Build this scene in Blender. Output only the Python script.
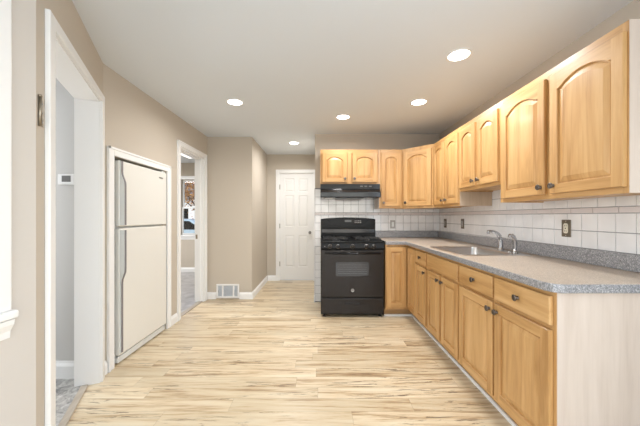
import bpy, bmesh, math, random
from mathutils import Vector, Matrix
random.seed(7)
for o in list(bpy.data.objects): bpy.data.objects.remove(o)
S = bpy.context.scene
COL = S.collection
PI = math.pi

# ------------------------------------------------------------------ camera, world, light, exposure
H = 1.2
cd = bpy.data.cameras.new('camera'); cd.sensor_width = 36; cd.lens = 16.0
cd.shift_y = 3.5 / 640.0; cd.clip_start = 0.05; cd.clip_end = 200
cam = bpy.data.objects.new('camera', cd); COL.objects.link(cam)
cam.location = (0, 0, H); cam.rotation_euler = (PI/2, 0, 0)
S.camera = cam
S.view_settings.view_transform = 'Standard'; S.view_settings.look = 'None'
S.view_settings.gamma = 1; S.view_settings.use_curve_mapping = False
S.view_settings.exposure = 0.25
w = bpy.data.worlds.new('sky'); S.world = w; w.use_nodes = True
wn = w.node_tree.nodes; wl = w.node_tree.links
bg = wn['Background']
sky = wn.new('ShaderNodeTexSky'); sky.sky_type = 'NISHITA'; sky.sun_disc = False
sky.sun_elevation = math.radians(35); sky.sun_rotation = math.radians(160)
wl.new(sky.outputs[0], bg.inputs[0]); bg.inputs[1].default_value = 0.22

def area_light(name, loc, rot, sx, sy, power, col, parent=None, shape='RECTANGLE', spread=180):
    l = bpy.data.lights.new(name, 'AREA'); l.shape = shape; l.size = sx
    if shape == 'RECTANGLE': l.size_y = sy
    l.energy = power; l.color = col; l.spread = math.radians(spread)
    o = bpy.data.objects.new(name, l); COL.objects.link(o)
    o.location = loc; o.rotation_euler = rot; o.parent = parent
    return o
sun = bpy.data.lights.new('sun', 'SUN'); sun.energy = 1.6; sun.angle = math.radians(8); sun.color = (1, .95, .88)
so = bpy.data.objects.new('sun', sun); COL.objects.link(so); so.rotation_euler = (math.radians(50), 0, math.radians(20))
# added fills, except window_daylight, which comes through the near left window
area_light('added_patio_fill', (0.35, -1.75, 1.25), (PI/2, 0, 0), 2.4, 2.1, 52, (.80, .90, 1.0))  # fill added outside an unseen patio door
area_light('added_right_fill', (1.66, -.55, 1.45), (0, PI/2, 0), 1.3, 1.5, 40, (.80, .90, 1.0))  # fill added on the right to brighten the left walls
area_light('window_daylight', (-1.45, 0.5, 1.5), (0, -PI/2, 0), 1.2, .85, 14, (.80, .90, 1.0))
area_light('added_hall_fill', (-3.35, 1.6, 1.4), (0, -PI/2, 0), 1.4, .9, 24, (.93, .96, 1.0))  # fill added inside the hall, which has no window
area_light('added_far_room_fill', (-3.55, 4.6, 2.2), (0, 0, 0), 1.2, 1.2, 55, (.95, .97, 1.0))  # fill added below the far room ceiling, aimed down

# ------------------------------------------------------------------ materials
def mat(name, col=(.8,.8,.8), rough=.5, metal=0, spec=.5, coat=0, emit=None, es=0):
    m = bpy.data.materials.new(name); m.use_nodes = True
    b = m.node_tree.nodes['Principled BSDF']
    b.inputs['Base Color'].default_value = (*col, 1); b.inputs['Roughness'].default_value = rough
    b.inputs['Metallic'].default_value = metal; b.inputs['Specular IOR Level'].default_value = spec
    b.inputs['Coat Weight'].default_value = coat; b.inputs['Coat Roughness'].default_value = .15
    if emit: b.inputs['Emission Color'].default_value = (*emit, 1); b.inputs['Emission Strength'].default_value = es
    return m
class NT:
    def __init__(s, m): s.t = m.node_tree; s.b = s.t.nodes['Principled BSDF']
    def n(s, k, **kw):
        x = s.t.nodes.new(k)
        for a, v in kw.items(): setattr(x, a, v)
        return x
    def l(s, a, b): s.t.links.new(a, b)
    def math(s, op, a, b=None, clamp=False):
        x = s.n('ShaderNodeMath', operation=op, use_clamp=clamp)
        for i, v in enumerate((a, b)):
            if v is None: continue
            if isinstance(v, (int, float)): x.inputs[i].default_value = v
            else: s.l(v, x.inputs[i])
        return x.outputs[0]
    def noise(s, vec, scale, detail=3, rough=.5, dist=0):
        x = s.n('ShaderNodeTexNoise'); x.inputs['Scale'].default_value = scale; x.inputs['Detail'].default_value = detail
        x.inputs['Roughness'].default_value = rough; x.inputs['Distortion'].default_value = dist
        if vec is not None: s.l(vec, x.inputs['Vector'])
        return x.outputs['Fac']
    def ramp(s, fac, stops):
        x = s.n('ShaderNodeValToRGB'); e = x.color_ramp.elements
        while len(e) < len(stops): e.new(.5)
        for i, (p, c) in enumerate(stops): e[i].position = p; e[i].color = (*c, 1) if len(c) == 3 else c
        s.l(fac, x.inputs[0]); return x.outputs[0]
    def mix(s, fac, a, b, mode='MIX'):
        x = s.n('ShaderNodeMix', data_type='RGBA', blend_type=mode)
        for i, v in ((0, fac), (6, a), (7, b)):
            if isinstance(v, (int, float)): x.inputs[i].default_value = v
            elif isinstance(v, tuple): x.inputs[i].default_value = (*v, 1)
            else: s.l(v, x.inputs[i])
        return x.outputs[2]
    def bump(s, h, strength, dist=.01):
        x = s.n('ShaderNodeBump'); x.inputs['Strength'].default_value = strength; x.inputs['Distance'].default_value = dist
        s.l(h, x.inputs['Height']); s.l(x.outputs[0], s.b.inputs['Normal'])

def wood(name, axis, light, mid, dark, rough=.40, contrast=1.15, coat=.12):
    """Grain stretched along a local axis, in object coordinates, shifted per object."""
    m = mat(name, mid, rough, coat=coat); k = NT(m)
    tc = k.n('ShaderNodeTexCoord'); oi = k.n('ShaderNodeObjectInfo')
    off = k.n('ShaderNodeVectorMath', operation='SCALE'); k.l(tc.outputs['Object'], off.inputs[0]); off.inputs['Scale'].default_value = 1
    comb = k.n('ShaderNodeCombineXYZ'); r = k.math('MULTIPLY', oi.outputs['Random'], 37.0)
    for i in range(3): k.l(r, comb.inputs[i])
    add = k.n('ShaderNodeVectorMath', operation='ADD'); k.l(off.outputs[0], add.inputs[0]); k.l(comb.outputs[0], add.inputs[1])
    mp = k.n('ShaderNodeMapping'); k.l(add.outputs[0], mp.inputs[0])
    sc = [14, 14, 14]; sc[axis] = 1.1; mp.inputs['Scale'].default_value = sc
    n1 = k.noise(mp.outputs[0], 1.0, 4, .6, .6)
    mp2 = k.n('ShaderNodeMapping'); k.l(add.outputs[0], mp2.inputs[0])
    sc = [90, 90, 90]; sc[axis] = 5; mp2.inputs['Scale'].default_value = sc
    n2 = k.noise(mp2.outputs[0], 1.0, 3, .6)
    mp3 = k.n('ShaderNodeMapping'); k.l(add.outputs[0], mp3.inputs[0])
    sc = [10, 10, 10]; sc[axis] = .05; mp3.inputs['Scale'].default_value = sc
    n3 = k.noise(mp3.outputs[0], 1.0, 0)
    # boards glued side by side
    f = k.math('ADD', k.math('MULTIPLY', n1, .6), k.math('ADD', k.math('MULTIPLY', n2, .18), k.math('MULTIPLY', n3, .22)))
    c = k.ramp(f, [(.5 - .16/contrast, dark), (.5, mid), (.5 + .16/contrast, light)])
    k.l(c, k.b.inputs['Base Color'])
    k.bump(n2, .05, .002)
    return m
L_, M_, D_ = (.64,.395,.175), (.555,.318,.122), (.40,.205,.065)
wood_v = wood('maple_vertical_grain', 2, L_, M_, D_)
wood_h = wood('maple_horizontal_grain', 0, L_, M_, D_)
wood_edge = wood('maple_toe_board', 0, (.50,.30,.13), (.44,.26,.11), (.36,.20,.08), .5)
panel_pale = wood('pale_birch_laminate', 2, (.68,.58,.50), (.63,.53,.45), (.56,.46,.385), .45, 1.0, .05)

def paint(name, col, rough=.7, bump=.05):
    m = mat(name, col, rough, spec=.3); k = NT(m)
    tc = k.n('ShaderNodeTexCoord')
    k.bump(k.noise(tc.outputs['Object'], 160, 2), bump, .002)
    return m
P_tan = paint('tan_wall_paint', (.56,.50,.42))
P_grey = paint('grey_wall_paint', (.57,.56,.54))
P_ceil = paint('ceiling_paint', (.735,.78,.825), .85)
P_trim = mat('white_trim_paint', (.86,.86,.85), .35)
P_door = mat('white_door_paint', (.84,.84,.83), .4)
P_white = mat('white_plastic', (.80,.80,.79), .35)
P_fridge = mat('almond_enamel', (.78,.77,.72), .28, coat=.2)
NT(P_fridge).bump(NT(P_fridge).noise(None, 900, 2), .06, .001)
P_fridge_edge = mat('fridge_side_grey_white', (.72,.735,.715), .4)
gasket = mat('grey_gasket', (.16,.155,.15), .6)
handle_shade = mat('grey_handle_shade', (.20,.19,.20), .45)  # grey that paints the shade line along the fridge handles
nickel = mat('brushed_nickel', (.36,.35,.34), .3, 1)
chrome = mat('polished_chrome', (.42,.42,.43), .12, 1)
steel = mat('stainless_steel', (.62,.61,.60), .28, 1)
black = mat('black_enamel', (.010,.010,.011), .14, spec=.35)
black_m = mat('black_satin', (.014,.014,.014), .45, spec=.3)
iron = mat('cast_iron', (.02,.02,.02), .6)
oven_black = mat('oven_door_black', (.024,.020,.018), .2, spec=.25)
black_glass = mat('black_glass', (.008,.008,.009), .22, spec=.12)
guard_black = mat('black_guard_enamel', (.014,.014,.014), .3, spec=.12)
oven_glass = mat('oven_window_glass', (.035,.035,.037), .15, spec=.6)
grill_rack = mat('oven_rack_wire', (.25,.25,.26), .4, 1)
dark = mat('dark_recess', (.02,.02,.02), .9)
brass = mat('aged_nickel_hinge', (.33,.29,.23), .4, 1)
bronze = mat('antique_brass_plate', (.20,.165,.125), .45, .7)
ivory = mat('ivory_plastic', (.74,.68,.55), .4)
grey_plate = mat('grey_plate', (.42,.40,.38), .5)
screen = mat('lcd_grey', (.12,.12,.115), .3)
lens = mat('lamp_lens', (.9,.9,.9), .5, emit=(1, .97, .92), es=9)
lens2 = mat('fixture_lens', (.9,.9,.9), .5, emit=(1, .99, .97), es=1.1)
grille_in = mat('grille_louver_blue_grey', (.78,.82,.85), .5)
transition = wood('oak_transition_strip', 1, (.50,.44,.36), (.43,.37,.30), (.35,.29,.22), .45)

def tile_mat():
    m = mat('white_glazed_tile', (.76,.745,.74), .14, coat=.3); k = NT(m)
    tc = k.n('ShaderNodeTexCoord')
    n = k.noise(tc.outputs['Object'], 6, 2)
    k.l(k.ramp(n, [(.35, (.80,.79,.785)), (.65, (.87,.86,.855))]), k.b.inputs['Base Color'])
    k.bump(k.noise(tc.outputs['Object'], 35, 2), .12, .003)
    return m
tile = tile_mat()
grout = mat('grey_grout', (.24,.235,.24), .85)
liner = mat('blush_border_tile', (.70,.64,.62), .3)

def granite():
    m = mat('speckled_grey_laminate', (.3,.3,.31), .28, coat=.6); k = NT(m)
    tc = k.n('ShaderNodeTexCoord')
    v = k.n('ShaderNodeTexVoronoi'); v.inputs['Scale'].default_value = 260; k.l(tc.outputs['Object'], v.inputs['Vector'])
    sep = k.n('ShaderNodeSeparateColor'); k.l(v.outputs['Color'], sep.inputs[0])
    c1 = k.ramp(sep.outputs[0], [(0, (.10,.10,.11)), (.45, (.25,.25,.265)), (.8, (.38,.38,.395)), (1, (.68,.67,.67))])
    n = k.noise(tc.outputs['Object'], 60, 3)
    c2 = k.ramp(n, [(.35, (.20,.20,.21)), (.65, (.36,.355,.36))])
    k.l(k.mix(.4, c1, c2), k.b.inputs['Base Color'])
    return m
granite_m = granite()
def granite_glare_top():  # same laminate with warm glare painted into the top faces
    m = mat('speckled_grey_laminate_warm_glare', (.4,.37,.33), .35, coat=.15); k = NT(m)
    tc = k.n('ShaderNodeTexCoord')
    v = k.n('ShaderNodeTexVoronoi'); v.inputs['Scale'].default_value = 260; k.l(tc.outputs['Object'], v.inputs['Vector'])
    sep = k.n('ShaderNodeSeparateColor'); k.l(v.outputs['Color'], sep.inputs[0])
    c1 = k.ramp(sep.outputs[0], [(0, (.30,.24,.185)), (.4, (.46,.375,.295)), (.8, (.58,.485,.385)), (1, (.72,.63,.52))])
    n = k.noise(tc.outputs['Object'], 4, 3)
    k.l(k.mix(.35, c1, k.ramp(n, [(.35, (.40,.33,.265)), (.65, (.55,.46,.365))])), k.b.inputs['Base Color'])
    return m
granite_glare = granite_glare_top()
panel_shaded = wood('pale_birch_laminate_shaded', 2, (.56,.43,.31), (.51,.385,.27), (.44,.325,.22), .5, 1.0, .05)  # pale birch laminate darkened to paint the shade on one cabinet side

def plank_floor():
    m = mat('light_oak_vinyl_plank', (.6,.5,.35), .34, coat=.08); k = NT(m)
    tc = k.n('ShaderNodeTexCoord'); sep = k.n('ShaderNodeSeparateXYZ'); k.l(tc.outputs['Object'], sep.inputs[0])
    X, Y = sep.outputs[0], sep.outputs[1]
    PW, PL = .125, 1.15
    yr = k.math('DIVIDE', Y, PW); row = k.math('FLOOR', yr); fy = k.math('FRACT', yr)
    wn1 = k.n('ShaderNodeTexWhiteNoise', noise_dimensions='1D'); k.l(row, wn1.inputs['W'])
    xr = k.math('ADD', k.math('DIVIDE', X, PL), k.math('MULTIPLY', wn1.outputs[0], 7.3))
    colm = k.math('FLOOR', xr); fx = k.math('FRACT', xr)
    cid = k.n('ShaderNodeCombineXYZ'); k.l(row, cid.inputs[0]); k.l(colm, cid.inputs[1])
    wn2 = k.n('ShaderNodeTexWhiteNoise', noise_dimensions='2D'); k.l(cid.outputs[0], wn2.inputs['Vector'])
    rid = wn2.outputs['Value']
    def gv(sx, sy, oz):
        c = k.n('ShaderNodeCombineXYZ')
        k.l(k.math('MULTIPLY', X, sx), c.inputs[0]); k.l(k.math('MULTIPLY', Y, sy), c.inputs[1])
        k.l(k.math('ADD', k.math('MULTIPLY', rid, 53.0), oz), c.inputs[2]); return c.outputs[0]
    g1 = k.noise(gv(1.6, 22, 0), 1, 5, .62, .5)
    g2 = k.noise(gv(7, 120, 9), 1, 3, .6)
    g3 = k.noise(gv(.9, 5, 4), 1, 2, .5)
    f = k.math('ADD', k.math('MULTIPLY', g1, .58), k.math('ADD', k.math('MULTIPLY', g2, .24), k.math('MULTIPLY', g3, .18)))
    c = k.ramp(f, [(.34, (.26,.17,.095)), (.43, (.50,.365,.22)), (.49, (.665,.54,.365)), (.60, (.73,.635,.47))])
    tone = k.ramp(rid, [(0, (.86,.84,.80)), (.5, (.97,.96,.94)), (1, (1.05,1.05,1.05))])
    c = k.mix(1, c, tone, 'MULTIPLY')
    kn = k.noise(gv(4.0, 48, 21), 1, 4, .7, 1.2); kb = k.noise(gv(1.3, 7, 33), 1, 1)
    km = k.math('MULTIPLY', k.ramp(kn, [(.545, (0,0,0)), (.60, (1,1,1))]), k.ramp(kb, [(.53, (0,0,0)), (.60, (1,1,1))]))
    c = k.mix(k.math('MULTIPLY', km, .75), c, (.13,.085,.05))
    e = k.math('MULTIPLY', k.math('GREATER_THAN', fy, .018), k.math('GREATER_THAN', fx, .0018))
    c = k.mix(k.math('MULTIPLY', k.math('SUBTRACT', 1.0, e), .55), c, (.28,.20,.12))
    k.l(c, k.b.inputs['Base Color']); k.bump(k.math('ADD', g2, e), .06, .002)
    return m
floor_m = plank_floor()
def carpet_mat():
    m = mat('grey_mottled_carpet', (.4,.4,.4), .95, spec=.1); k = NT(m); tc = k.n('ShaderNodeTexCoord')
    n = k.noise(tc.outputs['Object'], 14, 5, .7, 1.5)
    k.l(k.ramp(n, [(.35, (.22,.22,.22)), (.5, (.42,.41,.39)), (.65, (.60,.59,.57))]), k.b.inputs['Base Color'])
    k.bump(k.noise(tc.outputs['Object'], 300, 2), .5, .004); return m
carpet_m = carpet_mat()
def vinyl_grey():
    m = mat('grey_stone_vinyl', (.4,.4,.4), .3); k = NT(m); tc = k.n('ShaderNodeTexCoord')
    n = k.noise(tc.outputs['Object'], 5, 4, .6, .8)
    k.l(k.ramp(n, [(.35, (.27,.26,.26)), (.65, (.46,.45,.45))]), k.b.inputs['Base Color']); return m
vinyl_m = vinyl_grey()
def glass_mat():
    m = bpy.data.materials.new('window_glass'); m.use_nodes = True; t = m.node_tree; t.nodes.clear()
    o = t.nodes.new('ShaderNodeOutputMaterial'); mx = t.nodes.new('ShaderNodeMixShader')
    a = t.nodes.new('ShaderNodeBsdfTransparent'); b = t.nodes.new('ShaderNodeBsdfGlossy'); b.inputs['Roughness'].default_value = .02
    fr = t.nodes.new('ShaderNodeFresnel'); fr.inputs[0].default_value = 1.45
    t.links.new(fr.outputs[0], mx.inputs[0]); t.links.new(a.outputs[0], mx.inputs[1]); t.links.new(b.outputs[0], mx.inputs[2])
    t.links.new(mx.outputs[0], o.inputs[0]); return m
glass = glass_mat()

# ------------------------------------------------------------------ mesh helpers
def B(): return bmesh.new()
def merge(bm, tmp, mi=0, smooth=False, M=None):
    if M is not None: bmesh.ops.transform(tmp, matrix=M, verts=tmp.verts)
    for f in tmp.faces: f.material_index = mi; f.smooth = smooth
    me = bpy.data.meshes.new('t'); tmp.to_mesh(me); tmp.free(); bm.from_mesh(me); bpy.data.meshes.remove(me)
def box(bm, x0, x1, y0, y1, z0, z1, bev=0, mi=0, seg=2, M=None):
    t = B(); bmesh.ops.create_cube(t, size=1)
    for v in t.verts: v.co = Vector(((x0+x1)/2 + v.co.x*(x1-x0), (y0+y1)/2 + v.co.y*(y1-y0), (z0+z1)/2 + v.co.z*(z1-z0)))
    if bev: bmesh.ops.bevel(t, geom=t.edges[:], offset=bev, segments=seg, profile=.5, affect='EDGES')
    merge(bm, t, mi, False, M); return bm
def prism(bm, pts, vec, bev=0, mi=0, M=None, seg=2, smooth=False):
    """closed polygon of 3D points extruded along vec"""
    t = B(); vs = [t.verts.new(p) for p in pts]; f = t.faces.new(vs)
    r = bmesh.ops.extrude_face_region(t, geom=[f]); bmesh.ops.translate(t, vec=Vector(vec), verts=[v for v in r['geom'] if isinstance(v, bmesh.types.BMVert)])
    bmesh.ops.recalc_face_normals(t, faces=t.faces[:])
    if bev: bmesh.ops.bevel(t, geom=t.edges[:], offset=bev, segments=seg, profile=.5, affect='EDGES')
    merge(bm, t, mi, smooth, M); return bm
def lathe(bm, prof, M=None, n=24, mi=0, smooth=True):
    """profile (radius, height) turned about local z"""
    t = B(); rings = []
    for r, z in prof:
        rings.append([t.verts.new((r*math.cos(2*PI*i/n), r*math.sin(2*PI*i/n), z)) for i in range(n)] if r > 1e-6 else [t.verts.new((0, 0, z))])
    for a, b in zip(rings, rings[1:]):
        for i in range(n):
            q = [a[i % len(a)], a[(i+1) % len(a)], b[(i+1) % len(b)], b[i % len(b)]]
            u = []
            for v in q:
                if v not in u: u.append(v)
            if len(u) > 2: t.faces.new(u)
    bmesh.ops.recalc_face_normals(t, faces=t.faces[:])
    merge(bm, t, mi, smooth, M); return bm
def tube(bm, pts, rad, n=12, mi=0, closed_ends=True):
    """tube along 3D points; rad is a number or a list"""
    t = B(); pts = [Vector(p) for p in pts]; R = rad if isinstance(rad, (list, tuple)) else [rad]*len(pts)
    rings = []; up = Vector((0, 0, 1))
    for i, p in enumerate(pts):
        d = (pts[min(i+1, len(pts)-1)] - pts[max(i-1, 0)]).normalized()
        a = d.cross(up if abs(d.z) < .95 else Vector((0, 1, 0))).normalized(); b = d.cross(a).normalized()
        if rings and (a.dot(pa) < 0): a = -a; b = -b
        pa = a
        rings.append([t.verts.new(p + (a*math.cos(2*PI*j/n) + b*math.sin(2*PI*j/n))*R[i]) for j in range(n)])
    for A, C in zip(rings, rings[1:]):
        for j in range(n): t.faces.new([A[j], A[(j+1) % n], C[(j+1) % n], C[j]])
    if closed_ends: t.faces.new(rings[0]); t.faces.new(rings[-1])
    bmesh.ops.recalc_face_normals(t, faces=t.faces[:])
    merge(bm, t, mi, True); return bm
def obj(name, bm, m, parent=None, label=None, loc=None):
    me = bpy.data.meshes.new(name); bm.to_mesh(me); bm.free()
    for x in (m if isinstance(m, (list, tuple)) else [m]): me.materials.append(x)
    o = bpy.data.objects.new(name, me); COL.objects.link(o)
    if parent: o.parent = parent
    if loc: o.location = loc
    if label: o['label'] = label
    return o
def struct(name, bm, m, parent=None):
    o = obj(name, bm, m, parent); o['kind'] = 'structure'; return o
def thing(name, label, cat, loc=(0,0,0), rz=0, group=None):
    o = bpy.data.objects.new(name, None); COL.objects.link(o); o.empty_display_size = .1
    o.location = loc; o.rotation_euler = (0, 0, rz); o['label'] = label; o['category'] = cat
    if group: o['group'] = group
    return o
def tag(o, label, cat, group=None):
    o['label'] = label; o['category'] = cat
    if group: o['group'] = group
    return o
def dup(root, loc, rz=0, label=None):
    def cp(o, p):
        c = o.copy(); COL.objects.link(c); c.parent = p
        for ch in list(o.children): cp(ch, c)
        return c
    kids = list(root.children); r = root.copy(); COL.objects.link(r); r.location = loc; r.rotation_euler = (0, 0, rz)
    if label: r['label'] = label
    for ch in kids: cp(ch, r)
    return r
def RX(a): return Matrix.Rotation(a, 4, 'X')
def RY(a): return Matrix.Rotation(a, 4, 'Y')
def RZ(a): return Matrix.Rotation(a, 4, 'Z')
def T(x, y, z): return Matrix.Translation((x, y, z))

# ------------------------------------------------------------------ room shell
C = 2.358
XL, XR, YB = -1.64, 1.68, 4.0
P0 = Vector((-1.64, 2.15)); U = Vector((.444, -.896)).normalized(); 
N_ = Vector((U.y, -U.x))            # away from the kitchen
def w1(t, d, z): p = P0 + U*t + N_*d; return (p.x, p.y, z)

struct('floor', box(B(), -1.70, 1.9, -1.9, 5.45, -.06, 0), floor_m)
struct('ceiling', box(B(), -4.6, 1.9, -1.9, 6.3, C, C+.08), P_ceil)
# right wall
bm = B(); box(bm, XR, XR+.14, .2, YB, 0, C); box(bm, XR, XR+.14, -1.75, -1.3, 0, C); box(bm, XR, XR+.14, -1.3, .2, 0, .8); box(bm, XR, XR+.14, -1.3, .2, 2.1, C)
struct('wall_right', bm, P_tan)
# back wall behind the range, and its return along the corridor
struct('wall_back', box(B(), -.07, XR+.14, YB, 5.45, 0, C), P_tan)
# far wall of the corridor with the door opening
bm = B(); box(bm, -.99, -.775, 5.32, 5.45, 0, C); box(bm, -.115, -.07, 5.32, 5.45, 0, C); box(bm, -.775, -.115, 5.32, 5.45, 2.01, C)
struct('wall_corridor_end', bm, P_tan)
# block left of the corridor
struct('wall_corridor_left', box(B(), -1.76, -.99, 4.14, 6.15, 0, C, .0), P_tan)
# left wall with the refrigerator recess and the doorway
bm = B()
box(bm, XL-.12, XL, 2.14, 2.248, 0, C); box(bm, XL-.12, XL, 2.248, 3.03, 1.68, C); box(bm, XL-.12, XL, 3.03, 3.32, 0, C)
box(bm, XL-.12, XL, 3.32, 4.02, 2.02, C); box(bm, XL-.12, XL, 4.02, 4.14, 0, C)
struct('wall_left', bm, P_tan)
# recess behind the refrigerator
bm = B(); box(bm, -2.50, -2.42, 2.12, 3.12, 0, C); box(bm, -2.42, -1.76, 3.04, 3.12, 0, C)
struct('wall_recess', bm, P_tan)
struct('wall_hall_side', box(B(), -3.6, -1.76, 2.12, 2.24, 0, C), P_grey)
# angled wall with the cased opening
def w1box(bm, t0, t1, z0, z1, d0=0, d1=.138, bev=0, mi=0):
    return prism(bm, [w1(t0, d0, z0), w1(t1, d0, z0), w1(t1, d1, z0), w1(t0, d1, z0)], (0, 0, z1-z0), bev, mi)
bm = B(); w1box(bm, 0, .106, 0, C); w1box(bm, .106, .985, 2.04, C); w1box(bm, .985, 1.125, 0, C)
struct('wall_angled', bm, P_tan)
# near left wall with the window
P_near_lit = paint('tan_wall_paint_lightened', (.62,.585,.54))  # same tan paint, lightened to stand in for light on this wall
bm = B()
box(bm, -1.28, -1.14, .965, 1.142, 0, C); box(bm, -1.28, -1.14, .105, .965, 0, .86); box(bm, -1.28, -1.14, .105, .965, 2.10, C); box(bm, -1.28, -1.14, -1.75, .105, 0, C)
struct('wall_near_left', bm, P_near_lit)
struct('wall_hall_near', box(B(), -3.6, -1.28, .98, 1.08, 0, C), P_grey)
struct('wall_hall_end', box(B(), -3.7, -3.6, .98, 2.24, 0, C), P_grey)
# wall behind the camera with the opening for the added patio door
bm = B(); box(bm, -1.28, -.85, -1.75, -1.6, 0, C); box(bm, 1.55, XR, -1.75, -1.6, 0, C); box(bm, -.85, 1.55, -1.75, -1.6, 2.1, C)
struct('wall_front', bm, P_tan)
# far room
bm = B()
box(bm, -4.6, -3.01, 6.15, 6.28, 0, C); box(bm, -3.01, -2.41, 6.15, 6.28, 0, .80); box(bm, -3.01, -2.41, 6.15, 6.28, 2.0, C); box(bm, -2.41, -.99, 6.15, 6.28, 0, C)
struct('wall_far_room', bm, P_tan)
struct('wall_far_room_left', box(B(), -4.6, -4.5, 3.12, 6.15, 0, C), P_tan)
struct('wall_far_room_near', box(B(), -4.6, -2.5, 3.0, 3.12, 0, C), P_tan)
fl = struct('floor_far_room', box(B(), -4.6, -1.70, 3.12, 6.15, -.06, 0), vinyl_m)
fl = struct('floor_hall', box(B(), -3.6, -1.70, .98, 2.12, -.06, 0.0), carpet_m)
struct('floor_recess', box(B(), -2.5, -1.70, 2.12, 3.12, -.06, -.001), floor_m)
# carpet reaching the angled threshold
struct('floor_threshold', prism(B(), [w1(.106, .104, .0005), w1(.985, .104, .0005), w1(.985, .60, .0005), w1(.106, .16, .0005)], (0, 0, .008)), carpet_m)

# baseboards
def base_prof(h=.10, d=.016): return [(0, 0), (d, 0), (d, h*.72), (d*.75, h*.80), (d*.4, h*.9), (d*.3, h), (0, h)]
def baseboard(name, a, b, nrm, h=.10, d=.016):
    a = Vector(a); b = Vector(b); n = Vector(nrm).normalized()
    pts = [(a.x + n.x*u, a.y + n.y*u, v) for u, v in base_prof(h, d)]
    return struct(name, prism(B(), pts, (b.x-a.x, b.y-a.y, 0)), P_trim)
baseboard('baseboard_back_left', (-1.64, 4.14), (-1.51, 4.14), (0, -1)); baseboard('baseboard_back_centre', (-1.17, 4.14), (-.99, 4.14), (0, -1))
baseboard('baseboard_corridor', (-.99, 4.125), (-.99, 5.32), (1, 0))
baseboard('baseboard_corridor_end', (-.974, 5.32), (-.825, 5.32), (0, -1))
baseboard('baseboard_left', (-1.64, 3.11), (-1.64, 3.25), (1, 0))
baseboard('baseboard_left_near', (-1.64, 2.15), (-1.64, 2.175), (1, 0))
baseboard('baseboard_hall', (-3.6, 2.12), (-1.77, 2.12), (0, -1), .125)
baseboard('baseboard_far_room', (-4.5, 6.15), (-1.76, 6.15), (0, -1))
baseboard('baseboard_near_left', (-1.14, -1.6), (-1.14, 1.14), (1, 0))
baseboard('baseboard_range_wall', (-.07, 5.30), (-.07, 3.985), (-1, 0))

# casings (trim)
def casing_y(name, x, y0, y1, zt, wdt=.065, d=.018):
    """frame on a wall facing +x, around an opening y0..y1 up to zt"""
    bm = B()
    box(bm, x, x+d, y0-wdt, y0, 0, zt+wdt, .004); box(bm, x, x+d, y1, y1+wdt, 0, zt+wdt, .004); box(bm, x, x+d, y0-.001, y1+.001, zt, zt+wdt, .004)
    box(bm, x+d-.001, x+d+.006, y0-wdt, y0-wdt*.72, 0, zt+wdt, .002); box(bm, x+d-.001, x+d+.006, y1+wdt*.72, y1+wdt, 0, zt+wdt, .002)
    box(bm, x+d-.001, x+d+.006, y0-wdt, y1+wdt, zt+wdt*.72, zt+wdt, .002)
    return bm
struct('trim_recess', casing_y('c', XL, 2.248, 3.03, 1.68), P_trim)
bm = casing_y('c', XL, 3.32, 4.02, 2.02, .062)
box(bm, XL-.125, XL, 3.32, 3.335, 0, 2.02); box(bm, XL-.125, XL, 4.005, 4.02, 0, 2.02); box(bm, XL-.125, XL, 3.335, 4.005, 2.005, 2.02)
box(bm, XL-.075, XL-.04, 3.992, 4.005, 0, 2.005); box(bm, XL-.075, XL-.04, 3.335, 4.005, 1.993, 2.005)
tr = struct('trim_doorway', bm, P_trim)
sp = struct('strike_plate', box(B(), XL-.110, XL-.085, 4.001, 4.006, .885, .945, .002), brass)
sp = bpy.data.objects['strike_plate']; sp.parent = tr; del sp['kind']
# angled opening: jamb lining and casing
bm = B()
w1box(bm, .098, .112, 0, 2.04, -.002, .142); w1box(bm, .979, .993, 0, 2.04, -.002, .142); w1box(bm, .112, .979, 2.026, 2.04, -.002, .142)
w1box(bm, .045, .106, 0, 2.09, -.02, 0, .003); w1box(bm, .985, 1.045, 0, 2.09, -.02, 0, .003); w1box(bm, .105, .986, 2.035, 2.09, -.02, 0, .003)
struct('trim_opening', bm, P_trim)
bm = B(); w1box(bm, .112, .979, 0.0, .010, .062, .104, .004)
struct('trim_threshold', bm, transition)
struct('trim_doorway_threshold', box(B(), XL-.075, XL-.015, 3.335, 4.005, 0, .01, .004), transition)
# old hinge leaf left on the angled wall
h = thing('hinge', 'worn metal hinge leaf screwed to the wall beside the white cased opening', 'hinge', w1(1.085, -.0, 1.63))
ang = math.atan2(U.y, U.x); h.rotation_euler = (0, 0, ang+PI)
bm = B(); box(bm, -.018, .018, -.004, 0, -.055, .055, .001)
# local +y points to the kitchen side or away: make thin symmetrical plate
obj('plate', bm, brass, h)
bm = B(); lathe(bm, [(0, -.06), (.006, -.06), (.006, .06), (0, .06)], T(-.02, -.006, 0), 12); lathe(bm, [(0, .058), (.008, .06), (.006, .068), (0, .07)], T(-.02, -.006, 0), 12)
obj('knuckle', bm, brass, h)
for z in (-.038, 0, .038):
    obj('screw', lathe(B(), [(0, 0), (.005, .0), (.004, .0025), (0, .003)], T(.006, -.004, z) @ RX(PI/2), 10), nickel, h)

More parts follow.
